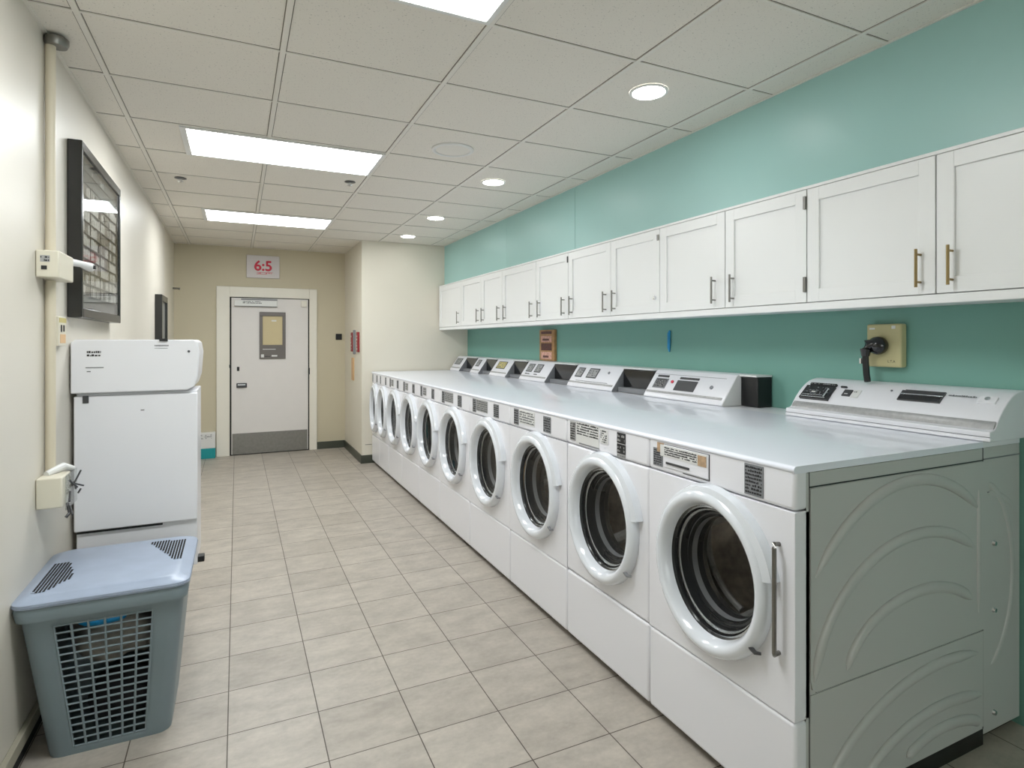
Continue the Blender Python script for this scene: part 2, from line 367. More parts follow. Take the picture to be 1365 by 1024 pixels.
def arc_ridge(mb, cx, cz, rx, rz, y, a0=0, a1=PI, w=.02, hgt=.012, xmin=-9, xmax=9, zmin=-9, zmax=9):
    n = 40; pts = []
    for i in range(n+1):
        t = a0+(a1-a0)*i/n; p = (cx+rx*math.cos(t), y, cz+rz*math.sin(t))
        if xmin <= p[0] <= xmax and zmin <= p[2] <= zmax: pts.append(p)
    if len(pts) > 2:
        m_ = len(pts)-1; mb.tube(pts, [w*min(1, .15+(min(j, m_-j)/3.)**.6) for j in range(m_+1)], 14, flat=((0, 1, 0), hgt/w))
def washer(i):
    y0, y1 = SEAM[i], SEAM[i+1]; cy = (y0+y1)/2; w = y1-y0; g = .0015
    ya, yb = y0+g, y1-g
    root = thing('washing_machine', WL[i], 'washing machine', (XF+.02, cy, 0), 'front-loading washers in the row')
    MB().box(XFC-.0125, ya, .06, XR, yb, 1.098, skip=('-x',)).build('body', 'enamel_shaded' if i == 0 else 'enamel', root)
    MB().box(XF+.05, ya, 0, XR, yb, .06).build('plinth', 'black', root)
    MB().box(XF, ya, .036, XFC+.0, yb, .353).build('lower_panel', 'enamel_panel', root, bevel=.012, seg=3)
    cz = .693; ry = min(.262, w*.415); rz = .285
    front_with_hole(ya, yb, .357, .984, cy, cz, ry*.85, rz*.85, XF, XFC).build('front_panel', 'enamel_panel', root, bevel=.01, seg=3)
    cp = MB().box(XF, ya, .987, XFC, yb, 1.112).build('control_panel', 'enamel_panel', root, bevel=.012, seg=3)
    # worktop with rounded front edge
    pr = [(XR, 1.1), (XR, ZT)]+[(XF+.008-.014*math.sin(a), ZT-.011+.011*math.cos(a)) for a in [PI*k/8 for k in range(9)]]
    MB().prism(pr, y0+.0003, y1-.0003).build('worktop', 'enamel_top', root)
    # drum
    d = MB(); d.ell(cy, cz, [(ry*.66, rz*.66, XFC+.075), (ry*.84, rz*.82, XFC+.08), (ry*.84, rz*.82, XFC+.34), (ry*.3, rz*.3, XFC+.36), (.01, .01, XFC+.35)], mi=0, cap=True)
    dm = d.build('drum', 'drum_steel', root)
    for k in range(3):
        fn = MB()
        a = 2*PI*k/3+.5+i*.7; c, s = math.cos(a), math.sin(a)
        fn.tube([(XFC+.05, cy+ry*.78*c, cz+rz*.76*s), (XFC+.33, cy+ry*.78*math.cos(a+.25), cz+rz*.76*math.sin(a+.25))], .028, 10)
        fn.build('drum_fin', 'label_silver', dm)
    if i == 0:
        rb = MB(); rb.tube([(XFC+.10+.003*q, cy+ry*.79*math.cos(math.radians(62-7*q)), cz+rz*.77*math.sin(math.radians(62-7*q))) for q in range(20)], .012, 10)
        rb.build('drum_rib', 'label_silver', dm)
    # door ring
    x = XF
    prof = [(1.0, .001), (1.0, -.010), (.99, -.024), (.965, -.036), (.92, -.043), (.885, -.044), (.85, -.038), (.82, -.026), (.80, -.012), (.79, .002)]
    dd = MB(); dd.ell(cy, cz, [(ry*r, rz*r, x+p) for r, p in prof], 72)
    # inner closure of ring back
    door = dd.build('door', 'ring_white', root, ang=60)
    gp = [(.79, .002, 0), (.782, .010, 0), (.755, .008, 1), (.75, .022, 0), (.732, .018, 0), (.73, .032, 1), (.712, .028, 1), (.70, .046, 0), (.685, .040, 1), (.678, .055, 0), (.655, .05, 2), (.645, .07, 0), (.62, .062, 1), (.61, .085, 2), (.60, .11, 0), (.64, .14, 0)]
    MB().ell(cy, cz, [(ry*r, rz*r, x+p) for r, p, _ in gp], 72, mis=[m for _, _, m in gp][1:]).build('door_seal', ['rubber', 'chrome', 'mid_grey'], door, ang=25)
    MB().ell(cy, cz, [(ry*r, rz*r, x+p) for r, p in ((.785, .003), (.6, .010), (.45, .016), (.25, .02), (.05, .021))], 56, cap=True).build('door_glass', 'glass_dark', door)
    # raised crescent hood round the upper part of the door
    n = 44; rin = []; 
    for k in range(n+1):
        t = math.radians(-168+ (168+158)*k/n)      # angle measured from near side (-y) upwards
        a = math.radians(12+(150)*k/n)
        c, s = -math.cos(a), math.sin(a)
        o = 1.0+.10*math.sin(PI*min(1, max(0, (k/n)*.5+.5)))*(1-k/n)**.5*1.0+.015
        lo = .94
        pk = .034
        rin.append([(x+.0005, cy+ry*lo*c, cz+rz*lo*s), (x-pk, cy+ry*(lo+.02)*c, cz+rz*(lo+.02)*s), (x-pk*.85, cy+ry*(o-.03)*c, cz+rz*(o-.03)*s), (x-.008, cy+ry*o*c, cz+rz*o*s), (x+.0005, cy+ry*o*c, cz+rz*o*s)])
    hd = MB(); hd.loft(rin, 0, True); hd.build('door_hood', 'ring_white', door, ang=40)
    # latch at the lower near side
    a = math.radians(-38); c, s = -math.cos(a), math.sin(a)
    lt = MB(); lt.tube([(x-.03, cy+ry*.93*c, cz+rz*.93*s), (x-.03, cy+ry*1.06*c, cz+rz*1.0*s), (x-.018, cy+ry*1.12*c, cz+rz*1.0*s)], [.008, .007, .005], 8)
    lt.build('latch', 'dark_grey' if i == 0 else 'mid_grey', door)
    # labels on the control panel
    F = frame((XF-.0006, y1, .987), (0, -1, 0), (0, 0, 1)); H = .125
    def plate(a0, a1, b0, b1, mt, ink, rows, dens=.8, name='label'):
        m = MB(); m.pbox(F, a0, a1, b0, b1, 0, .002, 0); marks(m, F, a0+.004, a1-.004, b0+.004, b1-.004, rows, 1, .0008, dens, seed=int(a0*1000)+i*13, h0=.002)
        return m.build(name, [mt, ink], cp)
    if i == 0:
        m = MB(); m.pbox(F, .09, .33, .022, .108, 0, .003, 0); m.build('dispenser_drawer', 'enamel_panel', cp, bevel=.0015)
        o = MB(); o.pbox(F, .331, .334, .018, .108, 0, .0015); o.pbox(F, .2, .334, .016, .0185, 0, .0015); o.pbox(F, .09, .334, .108, .110, 0, .0015); o.pbox(F, .11, .235, .036, .044, .003, .007); o.build('drawer_outline', 'dark_grey', cp)
        m = MB(); m.pbox(F, .075, .325, .062, .1065, .003, .0045, 0); m.pbox(F, .055, .095, .075, .112, .002, .0035, 2); m.pbox(F, .28, .322, .062, .1, .0045, .0055, 2); marks(m, F, .1, .275, .068, .102, 4, 1, .0008, .9, 3, h0=.0045); m.build('label', ['label_white', 'ink', 'label_tan'], cp)['label'] = 'white and tan instruction label'
        plate(.03, .085, .018, .088, 'mid_grey', 'ink', 7, .95)
        plate(.49, .565, .012, .112, 'mid_grey', 'ink', 8, .9)
        # chrome upright bar on the near side of the door
        hb = MB(); hb.tube([(XF, 1.262, .875), (XF-.022, 1.262, .878), (XF-.03, 1.255, .87), (XF-.03, 1.255, .55), (XF-.022, 1.262, .54), (XF, 1.262, .543)], .0068, 10)
        hb.build('bar_handle', 'steel', root, ang=60)['label'] = 'chrome upright bar'
    elif i == 1:
        m = MB(); m.pbox(F, .09, .29, .045, .118, 0, .002, 0); m.pbox(F, .09, .29, .013, .045, 0, .001, 0); m.pbox(F, .12, .29, .012, .018, .001, .003, 2); marks(m, F, .1, .285, .055, .115, 5, 1, .0008, .9, 9, h0=.002); m.build('label', ['label_white', 'ink', 'mid_grey'], cp)
        plate(.035, .085, .02, .112, 'label_silver', 'ink', 7, .95)
        plate(.30, .36, .045, .11, 'label_white', 'ink', 6, .6)
        plate(.43, .49, .067, .112, 'ink', 'label_silver', 2, .6); plate(.43, .49, .022, .063, 'ink', 'label_silver', 2, .5); plate(.43, .49, .005, .02, 'label_silver', 'ink_grey', 1)
    else:
        q = w/.66
        if i in (2, 4, 3):
            plate(.13*q, .32*q, .03, .108, 'label_white' if i == 2 else 'label_silver', 'ink_grey', 5, .9)
        elif i < 8:
            plate(.15*q, .25*q, .03, .1, 'label_silver', 'ink_grey', 3)
        plate(.06*q, .12*q, .015, .108, 'mid_grey', 'ink', 6, .95)
        plate(.42*q, .50*q, .02, .105, 'mid_grey', 'ink', 6, .9)
    if i == 0:   # exposed side
        Y = ya
        sp = MB(); sp.prism([(XFC+.03, .43), (XR-.004, .43+.0), (XR-.004, 1.05), (XFC+.004, 1.05), (XFC+.004, .47), (XFC+.012, .44)], Y-.004, Y+.002)
        for rx, z, rr in ((.50, .45, .585), (.50, .36, .49), (.345, .38, .272)): pass
        arc_ridge(sp, 2.07, .43, .60, .595, Y-.004, xmin=XFC+.02, xmax=XR-.03, zmin=.46)
        arc_ridge(sp, 2.10, .43, .52, .41, Y-.004, xmin=XFC+.02, xmax=XR-.05, zmin=.46)
        arc_ridge(sp, 2.11, .43, .385, .215, Y-.004, xmin=XFC+.02, xmax=XR-.07, zmin=.46)
        sp.tube([(XR-.036, Y-.004, .5), (XR-.036, Y-.004, .55), (XR-.036, Y-.004, .9), (XR-.036, Y-.004, .95)], [.003, .012, .012, .003], 12, flat=((0, 1, 0), .5))
        sp.build('side_panel', 'enamel_shaded', root, ang=50)
        sp = MB(); sp.box(XFC+.004, Y-.0025, .07, XR-.004, Y+.002, .424)
        arc_ridge(sp, 2.25, -.05, .68, .42, Y-.003, xmin=XFC+.02, xmax=XR-.01, zmin=.08)
        arc_ridge(sp, 2.25, -.05, .52, .27, Y-.003, xmin=XFC+.02, xmax=XR-.01, zmin=.08)
        arc_ridge(sp, 2.25, .05, .25, .09, Y-.003, a0=.5, a1=2.6, xmin=XFC+.02, xmax=XR-.03, zmin=.088)
        sp.build('side_panel', 'enamel_shaded', root, ang=50)
        MB().box(XFC+.002, Y-.001, 1.052, XR-.004, Y+.002, 1.056).box(XFC+.0, Y-.0012, .06, XFC+.0018, Y+.002, 1.1).box(XR-.004, Y-.0012, .06, XR-.0005, Y+.002, 1.1).box(XFC+.03, Y-.0012, .4265, XR-.004, Y+.002, .4295).build('panel_joint', 'black', root)
    return root
for i in range(10): washer(i)

# tan laundry inside the third washer
def lump(name, mt, cx, cy, cz, rx, ry, rz, seed, parent=None, amp=.25):
    bm = bmesh.new(); bmesh.ops.create_icosphere(bm, subdivisions=4, radius=1)
    rnd = random.Random(seed); ph = [(rnd.uniform(1, 4), rnd.uniform(1, 4), rnd.uniform(1, 4), rnd.uniform(0, 6), rnd.uniform(.3, 1)) for _ in range(8)]
    for v in bm.verts:
        d = sum(a*math.sin(fx*v.co.x*1.7+fy*v.co.y*1.7+fz*v.co.z*1.7+p) for fx, fy, fz, p, a in ph)/5
        k = 1+amp*d; z = max(-.75, v.co.z)
        v.co = Vector((cx+rx*v.co.x*k, cy+ry*v.co.y*k, cz+rz*z*k))
    me = bpy.data.meshes.new(name); bm.to_mesh(me); bm.free(); me.materials.append(MATS[mt])
    me.polygons.foreach_set('use_smooth', [True]*len(me.polygons))
    o = bpy.data.objects.new(name, me); C.objects.link(o); return o
tag(lump('laundry', 'cloth_tan', 1.73, 2.87, .60, .11, .12, .1, 3), 'tan laundry lying inside the drum of the third washer', 'laundry')

# rear service cabinet behind the near end of the row (rivets, embossed arc)
rc = thing('rear_cabinet', 'enamel service cabinet darkened with painted shade behind the nearest washer with screws and embossed arc', 'cabinet', (2.63, 1.3, 0))
MB().box(XR+.001, 1.207, .035, XW-.003, 7.19, 1.1).build('body', 'enamel_shaded', rc, bevel=.003)
p = MB(); arc_ridge(p, 2.47, .62, .235, .36, 1.207, a0=-1.2, a1=1.5, xmin=2.53, xmax=2.735, w=.014, hgt=.005)
arc_ridge(p, 2.52, .60, .3, .33, 1.207, a0=.9, a1=1.6, xmin=2.53, xmax=2.735, w=.01, hgt=.004)
p.build('embossed_arc', 'enamel_shaded', rc, ang=50)
for z in (.736, .485, -1):
    zz = z if z > 0 else .1
    MB().tube([(2.573, 1.208, zz), (2.573, 1.199, zz)], [.011, .008], 12).build('screw', 'chrome', rc)
MB().box(2.53, 1.2045, .93, 2.56, 1.2072, .934).box(XR+.002, 1.2045, 1.055, XW-.003, 1.2072, 1.059).build('stamped_line', 'mid_grey', rc)
MB().box(XR+.001, 1.207, 1.1, XW-.003, 7.19, 1.12).build('cover', 'enamel', rc)
MB().box(XR+.01, 1.25, 0, XW-.01, 7.19, .035).build('plinth', 'black', rc)

# ------------------------------------------------------------------ control consoles at the back of the worktops
CON = [(1.185, 2.065), (2.49, 3.20), (3.57, 4.22), (4.61, 5.14), (5.46, 5.89), (6.2, 6.47), (6.84, 7.18)]
CL = ['large white control console with rounded end at the near end of the row',
      'sloped control console, second from the near end, with red button and grey display',
      'sloped control console, third from the near end, with two small displays',
      'sloped control console, fourth from the near end, below the framed wooden plaque',
      'sloped control console, fifth from the near end, with one yellowish display',
      'narrow sloped control console, second from the far wall',
      'sloped control console at the far end beside the cream wall']
for k, (y0, y1) in enumerate(CON):
    zb = 1.1225
    r = thing('control_console', CL[k], 'control console', (2.62, (y0+y1)/2, zb), 'control consoles along the row')
    if k == 0:
        arc = [(XR+a, z) for a, z in ((.040, 1.172), (.052, 1.19), (.072, 1.216), (.096, 1.241), (.122, 1.263), (.15, 1.282), (.175, 1.294), (.20, 1.301), (.225, 1.305))]
        pr = [(XR, zb), (XR, 1.160), (XR+.03, 1.165)]+arc+[(XW-.004, 1.305), (XW-.004, zb)]
        h = MB().prism(pr, y0, y1).build('housing', 'enamel_panel', r, bevel=.003, ang=30)
        MB().prism([(XR+.03, 1.1655), (XR+.038, 1.182), (XR+.052, 1.195), (XR+.06, 1.18)], y0+.004, y1-.01).build('grey_strip', 'label_silver', r)['label'] = 'grey metal strip'
        MB().box(XR-.004, y0-.003, zb+.002, XR+.02, y1, zb+.012).build('base_lip', 'enamel', r, bevel=.002)
        MB().box(XR-.001, y0, 1.1395, XR+.001, y1, 1.1415).build('joint_line', 'dark_grey', r)
        A = Vector((XR+.060, y1, 1.203)); B = Vector((XR+.154, y1, 1.287))
        F = frame(A, (0, -1, 0), B-A); L = (B-A).length
        # the panel is curved; the flat instruments sit on small plinths
        def inst(name, mats, a0, a1, b0, b1, fn=None, h=.012):
            m = MB(); m.pbox(F, a0, a1, b0, b1, -.012, h-.003, 0)
            if fn: fn(m, h-.003)
            return m.build(name, mats, r, bevel=.001)
        def f1(m, h):
            m.pbox(F, .04, .17, .012, .016, h, h+.004, 1); m.pbox(F, .04, .15, .026, .029, h, h+.004, 1); m.pbox(F, .08, .1, .045, .052, h, h+.002, 2); marks(m, F, .04, .17, .035, .085, 5, 3, .001, .3, 11, h0=h); m.pbox(F, .155, .163, .02, .075, h, h+.004, 1)
        inst('coin_slot', ['black_gloss', 'chrome', 'label_white', 'mid_grey'], .03, .185, .006, .092, f1, .016)
        inst('label_strip', ['ink', 'label_silver'], .04, .18, .1, .114, lambda m, h: marks(m, F, .045, .175, .102, .112, 1, 1, .001, .6, 4, h0=h), .014)
        inst('key_switch', ['dark_grey', 'label_white'], .235, .275, .045, .085, lambda m, h: m.pbox(F, .245, .262, .055, .06, h, h+.001, 1), .012)
        inst('plate', ['label_white', 'ink'], .278, .315, .04, .088, lambda m, h: marks(m, F, .283, .30, .07, .08, 1, 1, .001, 1, 2, h0=h), .010)
        inst('lock_button', 'black_gloss', .205, .235, .098, .106, None, .013)
        inst('display', ['dark_grey', 'chrome', 'black_gloss'], .49, .66, .05, .108, lambda m, h: (m.pbox(F, .49, .66, .083, .087, h, h+.003, 1), m.pbox(F, .495, .655, .053, .08, h, h+.001, 2)), .013)
        m = MB(); marks(m, F, .675, .775, .095, .107, 1, 0, .001, 1, 8, h0=.006); m.pbox(F, .5, .66, .113, .1145, .0, .0075, 0); m.pbox(F, .44, .447, .1, .106, .004, .0075, 0); m.build('lettering', 'ink_grey', r)
        b_ = inst('button_plate', 'enamel', .785, .845, .07, .108, None, .0125)
        m = MB(); o, u, v, n = F; c0 = o+u*.815+v*.092+n*.006; m.tube([c0, c0+n*.008], .009, 14); m.build('button', 'chrome', r)
    else:
        pr = [(XR, zb), (XR, zb+.012), (XR+.012, zb+.03), (XR+.112, zb+.172), (XR+.13, zb+.18), (XW-.004, zb+.18), (XW-.004, zb)]
        MB().prism(pr, y0, y1).build('housing', 'enamel_panel', r, bevel=.004)
        A = Vector((XR+.012, y1, zb+.03)); B = Vector((XR+.112, y1, zb+.172)); F = frame(A, (0, -1, 0), B-A); W = y1-y0
        MB().prism([(XR-.001, zb), (XR-.001, zb+.010), (XR+.013, zb+.028), (XR+.113, zb+.170), (XR+.135, zb+.178), (XR+.2, zb+.178), (XR+.2, zb)], y0-.003, y0-.0002).build('end_cap', 'mid_grey' if k > 1 else 'cab_edge', r)['label'] = 'grey end cap'
        MB().pbox(F, .01, W-.02, .004, .018, 0, .003).build('grey_strip', 'label_silver', r)
        # dark service box at the near side
        gap = y0-(CON[k-1][1]); L = .125 if k == 1 else max(.06, gap-.01)
        bx = MB(); bx.box(XR+(.14 if k == 1 else .10), y0-L, zb, XW-.006, y0-.004, zb+.168); bo = bx.build('service_box', 'black_gloss' if k > 1 else 'black', r, bevel=.006)
        MB().box(XR+(.13 if k == 1 else .09), y0-L, zb+.169, XW-.004, y0-.003, zb+.18).build('box_cover', 'cab_edge', r, bevel=.002)
        if k > 1: MB().box(XR+.05, y0-L, zb, XR+.098, y0-.004, zb+.035).build('box_sill', 'mid_grey', r, bevel=.003)
        if k == 1:
            m = MB(); m.pbox(F, .05, .17, .04, .115, 0, .004, 0); m.pbox(F, .058, .162, .047, .108, .004, .005, 2); marks(m, F, .06, .16, .05, .1, 5, 1, .001, .6, 21, h0=.005); m.build('label', ['mid_grey', 'label_silver', 'dark_grey'], r)
            m = MB(); m.pbox(F, .05, .16, .125, .14, 0, .003, 0); m.build('label_strip', 'dark_grey', r)
            o, u, v, n = F; c0 = o+u*.215+v*.095; MB().tube([c0, c0+n*.006], .011, 14).build('red_button', 'red', r)
            MB().pbox(F, .26, .44, .035, .11, 0, .004).build('display', 'dark_grey', r, bevel=.001)
            MB().pbox(F, .27, .44, .12, .135, 0, .003).build('display_strip', 'dark_grey', r)
            c0 = o+u*.57+v*.08; MB().tube([c0, c0+n*.006], .012, 14).build('lock', 'mid_grey', r)
            MB().pbox(F, .01, W-.06, .148, .15, 0, .001).build('joint_line', 'mid_grey', r)
        else:
            spots = {2: [(.05, .15), (.22, .36)], 3: [(.06, .18), (.23, .35)], 4: [(.08, .3)], 5: [(.06, .16)], 6: [(.04, .24)]}[k]
            for j, (a, b) in enumerate(spots):
                m = MB(); m.pbox(F, a, b, .06, .15, 0, .003, 0); m.pbox(F, a+.01, b-.01, .07, .14, .003, .004, 2); marks(m, F, a+.012, b-.012, .075, .135, 3, 1, .001, .6, 31+k*3+j, h0=.004)
                m.build('display', ['dark_grey', 'ink_grey', 'label_silver' if k != 4 else 'yellow'], r)
            if k == 2:
                o, u, v, n = F; c0 = o+u*.5+v*.12; MB().tube([c0, c0+n*.005], .011, 14).build('lock', 'mid_grey', r)
                MB().pbox(F, .1, .55, .026, .028, 0, .0035).build('joint_line', 'dark_grey', r)
            if k == 3:
                m = MB(); marks(m, F, .07, .17, .03, .048, 1, 0, .001, 1, 5); marks(m, F, .25, .32, .03, .048, 1, 0, .001, 1, 6); m.build('lettering', 'ink', r)

# ------------------------------------------------------------------ wall cabinets
XC = 2.36; ZB0 = 1.636; ZD0 = 1.674; ZD1 = 2.19; 
DE = [7.2, 6.38, 5.76, 5.22, 4.507, 3.96, 3.385, 2.862, 2.33, 1.836, 1.291, .66, .05, -.6]
HY = {0: [6.46], 1: [5.84], 2: [5.70, 5.29], 3: [5.14, 4.58], 4: [4.43, 4.02], 5: [3.9, 3.44], 6: [3.33], 7: [2.40], 8: [2.27], 9: [1.345], 10: [1.235], 11: [.11], 12: [-.01]}
UNITS = [(0,), (1, 2), (3, 4), (5, 6), (7, 8), (9, 10), (11, 12)]
UL = ['single-door white wall cabinet at the far end against the cream wall', 'white wall cabinet, second from the far end of the row',
      'white two-door wall cabinet above the framed wooden plaque', 'white two-door wall cabinet with a small round lock near the blue strip',
      'white two-door wall cabinet with metal hinges at its near edge', 'large white two-door wall cabinet with brass handles above the black plug',
      'white wall cabinet nearest the camera at the right edge']
for u, ds in enumerate(UNITS):
    ya, yb = DE[ds[-1]+1]+.001, DE[ds[0]]-.001
    r = thing('wall_cabinet', UL[u], 'wall cabinet', (2.56, (ya+yb)/2, ZB0), 'white wall cabinets along the right wall')
    MB().box(XC+.024, ya, ZD0-.012, XW-.003, yb, 2.204).build('body', 'cab_white', r)
    for d in ds:
        y0, y1 = DE[d+1]+.0025, DE[d]-.0025
        m = MB(); m.box(XC+.010, y0, ZD0, XC+.022, y1, ZD1)
        s = .058
        m.box(XC, y0, ZD0, XC+.0105, y0+s, ZD1); m.box(XC, y1-s, ZD0, XC+.0105, y1, ZD1)
        m.box(XC, y0+s, ZD0, XC+.0105, y1-s, ZD0+s); m.box(XC, y0+s, ZD1-s, XC+.0105, y1-s, ZD1)
        dr_ = m.build('door', 'cab_white', r, bevel=.0012)
        for hy in HY[d]:
            z0, z1 = (1.70, 1.845)
            mt = 'brass' if d in (9, 10) else 'steel'
            hm = MB(); hm.tube([(XC-.03, hy, z0), (XC-.03, hy, z1)], .0055, 10); hm.tube([(XC, hy, z0+.02), (XC-.03, hy, z0+.02)], .0045, 8); hm.tube([(XC, hy, z1-.02), (XC-.03, hy, z1-.02)], .0045, 8)
            hm.build('handle', mt, dr_)
        if d == 6:
            MB().tube([(XC, 2.905, 1.765), (XC-.014, 2.905, 1.765)], .012, 14).build('lock', 'chrome', dr_)
            MB().box(XC-.006, 2.868, 2.12, XC, 2.885, 2.155).build('hinge', 'steel', dr_)
        if d == 8:
            for z in ((2.1, 2.16), (1.72, 1.79)):
                MB().box(XC-.01, y0-.001, z[0], XC+.001, y0+.012, z[1]).build('hinge', 'steel', dr_, bevel=.002)
        if d == 4: MB().box(XC-.006, y0-.001, 2.115, XC+.001, y0+.012, 2.165).build('hinge', 'dark_grey', dr_, bevel=.002)
MB_ = MB().box(XC-.002, -.6, ZD1+.002, XC+.023, 7.2, 2.206)
tag(MB_.build('cabinet_top_rail', 'cab_white', bevel=.002), 'thin white rail along the top of the wall cabinets', 'rail')
tag(MB().box(XC+.002, -.6, ZB0, XC+.03, 7.2, ZD0-.003).box(XC+.03, -.6, ZB0+.012, XW-.003, 7.2, ZD0-.013).build('cabinet_bottom_rail', 'cab_white', bevel=.004), 'white valance rail running along the underside of the wall cabinets', 'rail')

# ------------------------------------------------------------------ things on the right wall
ob = thing('power_outlet', 'beige square outlet box with black plug on the green wall', 'outlet', (XW, 1.71, 1.38))
MB().box(XW-.045, 1.63, 1.375, XW-.001, 1.79, 1.575).build('outlet_box', 'beige_box', ob, bevel=.008, seg=3)
MB().box(XW-.0465, 1.655, 1.552, XW-.0445, 1.672, 1.566).build('screw', 'label_white', ob); MB().box(XW-.0465, 1.75, 1.55, XW-.0445, 1.775, 1.558).build('screw', 'label_white', ob)
t = MB(); text_mb(t, 'L.T.A', frame((XW-.0455, 1.79, 1.375), (0, -1, 0), (0, 0, 1)), .1, .022, .016, .001, 0); t.build('lettering', 'ink', ob)
pc = thing('plug_cord', 'black plug and thick black cord hanging from the beige outlet box', 'power cord', (XW-.06, 1.72, 1.46))
pz = 1.475; py = 1.725
MB().tube([(XW-.046, py, pz), (XW-.06, py, pz), (XW-.078, py, pz), (XW-.092, py, pz), (XW-.1, py, pz)], [.04, .043, .04, .028, .01], 20).tube([(XW-.075, py, pz+.01), (XW-.09, py+.03, pz+.004), (XW-.098, py+.034, pz-.02), (XW-.1, py+.034, pz-.05)], [.022, .026, .024, .017], 14).build('plug', 'black_gloss', pc, ang=60)
MB().tube([(XW-.1, py+.034, pz-.045), (XW-.1, py+.033, pz-.08), (XW-.098, py+.03, 1.34), (XW-.09, py+.03, 1.307)], .014, 12).build('cord', 'black', pc, ang=60)
MB().tube([(XW-.1, py+.056, pz-.06), (XW-.1, py+.056, pz-.085)], .007, 8).build('cord_clamp', 'chrome', pc)
pl = thing('wooden_plaque', 'narrow wooden plaque with three small dark pictures on green wall', 'plaque', (XW, 4.98, 1.31))
MB().box(XW-.03, 4.84, 1.306, XW-.001, 5.14, 1.606).build('board', 'wood', pl, bevel=.003)
F = frame((XW-.0305, 5.14, 1.306), (0, -1, 0), (0, 0, 1)); m = MB()
m.pbox(F, .04, .25, .26, .285, 0, .002, 0); m.pbox(F, .04, .25, .18, .24, 0, .002, 1); m.pbox(F, .04, .25, .10, .17, 0, .002, 0); m.pbox(F, .04, .25, .015, .085, 0, .002, 1)
m.build('pictures', ['pic_dark', 'pic_pink'], pl)
m = MB(); m.pbox(F, .07, .2, .195, .215, .002, .003, 0); m.pbox(F, .08, .19, .03, .05, .002, .003, 0); m.build('picture_marks', 'pic_dark', pl)
tag(MB().tube([(XW-.004, 3.235, 1.57), (XW-.012, 3.235, 1.55), (XW-.012, 3.235, 1.45), (XW-.006, 3.235, 1.42)], [.006, .011, .011, .004], 10).build('blue_strip', 'cyan'), 'slim bright blue strip hanging on the green wall below the cabinets', 'strip')

# ------------------------------------------------------------------ left wall things
cd = thing('conduit', 'cream painted conduit pipe running down the left wall', 'pipe', (XL+.02, 2.92, .9))
MB().tube([(XL+.02, 2.92, ZC-.02), (XL+.02, 2.92, 1.85)], .018, 14).tube([(XL+.02, 2.92, 1.74), (XL+.02, 2.92, .97)], .018, 14).build('pipe', 'conduit', cd)
MB().lathe(XL+.04, 2.92, [(.036, ZC-.045), (.042, ZC-.03), (.042, ZC-.014), (.036, ZC-.009)], 20).build('collar', 'steel', cd)['label'] = 'metal collar at the ceiling'
jb = thing('junction_box', 'cream box with white swing arm on the conduit, left wall', 'junction box', (XL, 2.92, 1.74))
MB().box(XL+.001, 2.80, 1.742, XL+.075, 3.02, 1.848).build('box', 'ivory', jb, bevel=.005)
F = frame((XL+.001, 2.8, 1.742), (1, 0, 0), (0, 0, 1)); m = MB(); F = frame((XL+.001, 2.7995, 1.742), (1, 0, 0), (0, 0, 1))
m.pbox(F, .015, .045, .06, .085, 0, .001, 1); marks(m, F, .016, .044, .06, .085, 2, 0, .0015, .8, 2); m.pbox(F, .018, .036, .03, .045, 0, .0015, 0); m.build('markings', ['ink', 'label_silver'], jb)
MB().tube([(XL+.06, 3.02, 1.83), (XL+.085, 3.1, 1.832), (XL+.10, 3.2, 1.83)], [.016, .014, .02], 12).build('swing_arm', 'label_white', jb)['label'] = 'white arm'
MB().tube([(XL+.10, 3.185, 1.829), (XL+.124, 3.185, 1.829)], .009, 10).build('arm_bolt', 'dark_grey', jb)
lb = thing('outlet_box', 'cream surface outlet box with clear hinged cover low on the left wall', 'outlet', (XL, 2.87, .86))
MB().box(XL+.001, 2.8, .845, XL+.085, 2.93, .965).build('box', 'ivory', lb, bevel=.006)
MB().tube([(XL+.02, 2.86, .97), (XL+.06, 2.93, .985), (XL+.09, 2.95, .97)], [.012, .016, .01], 10).build('cover_hinge', 'label_white', lb)
m = MB(); m.box(XL+.09, 2.82, .83, XL+.094, 2.99, .965); m.build('clear_cover', 'glass_clear', lb)
m = MB()
rr = random.Random(5)
for k in range(7):
    a = (XL+.088+rr.uniform(0, .02), 2.83+rr.uniform(0, .12), .84+rr.uniform(0, .1)); b_ = (XL+.088+rr.uniform(0, .03), a[1]+rr.uniform(-.05, .05), a[2]+rr.uniform(-.05, .05))
    m.tube([a, b_], .0035, 6)
m.tube([(XL+.088, 2.86, .85), (XL+.1, 2.84, .815), (XL+.09, 2.83, .80)], .006, 8); m.build('wiring', 'dark_grey', lb)
op = thing('switch_plate', 'small stickered outlet plate under the directory board, left wall', 'switch plate', (XL, 3.1, 1.5))
MB().box(XL+.001, 3.04, 1.475, XL+.02, 3.16, 1.6).build('plate', 'ivory', op, bevel=.002)
F = frame((XL+.0205, 3.04, 1.475), (0, 1, 0), (0, 0, 1)); m = MB()
m.pbox(F, .005, .115, .1, .12, 0, .001, 0); m.pbox(F, .02, .105, .012, .05, 0, .001, 1); m.pbox(F, .03, .05, .06, .09, 0, .001, 2); m.pbox(F, .07, .09, .062, .09, 0, .001, 2); m.build('stickers', ['yellow', 'tan_plate', 'ink'], op)
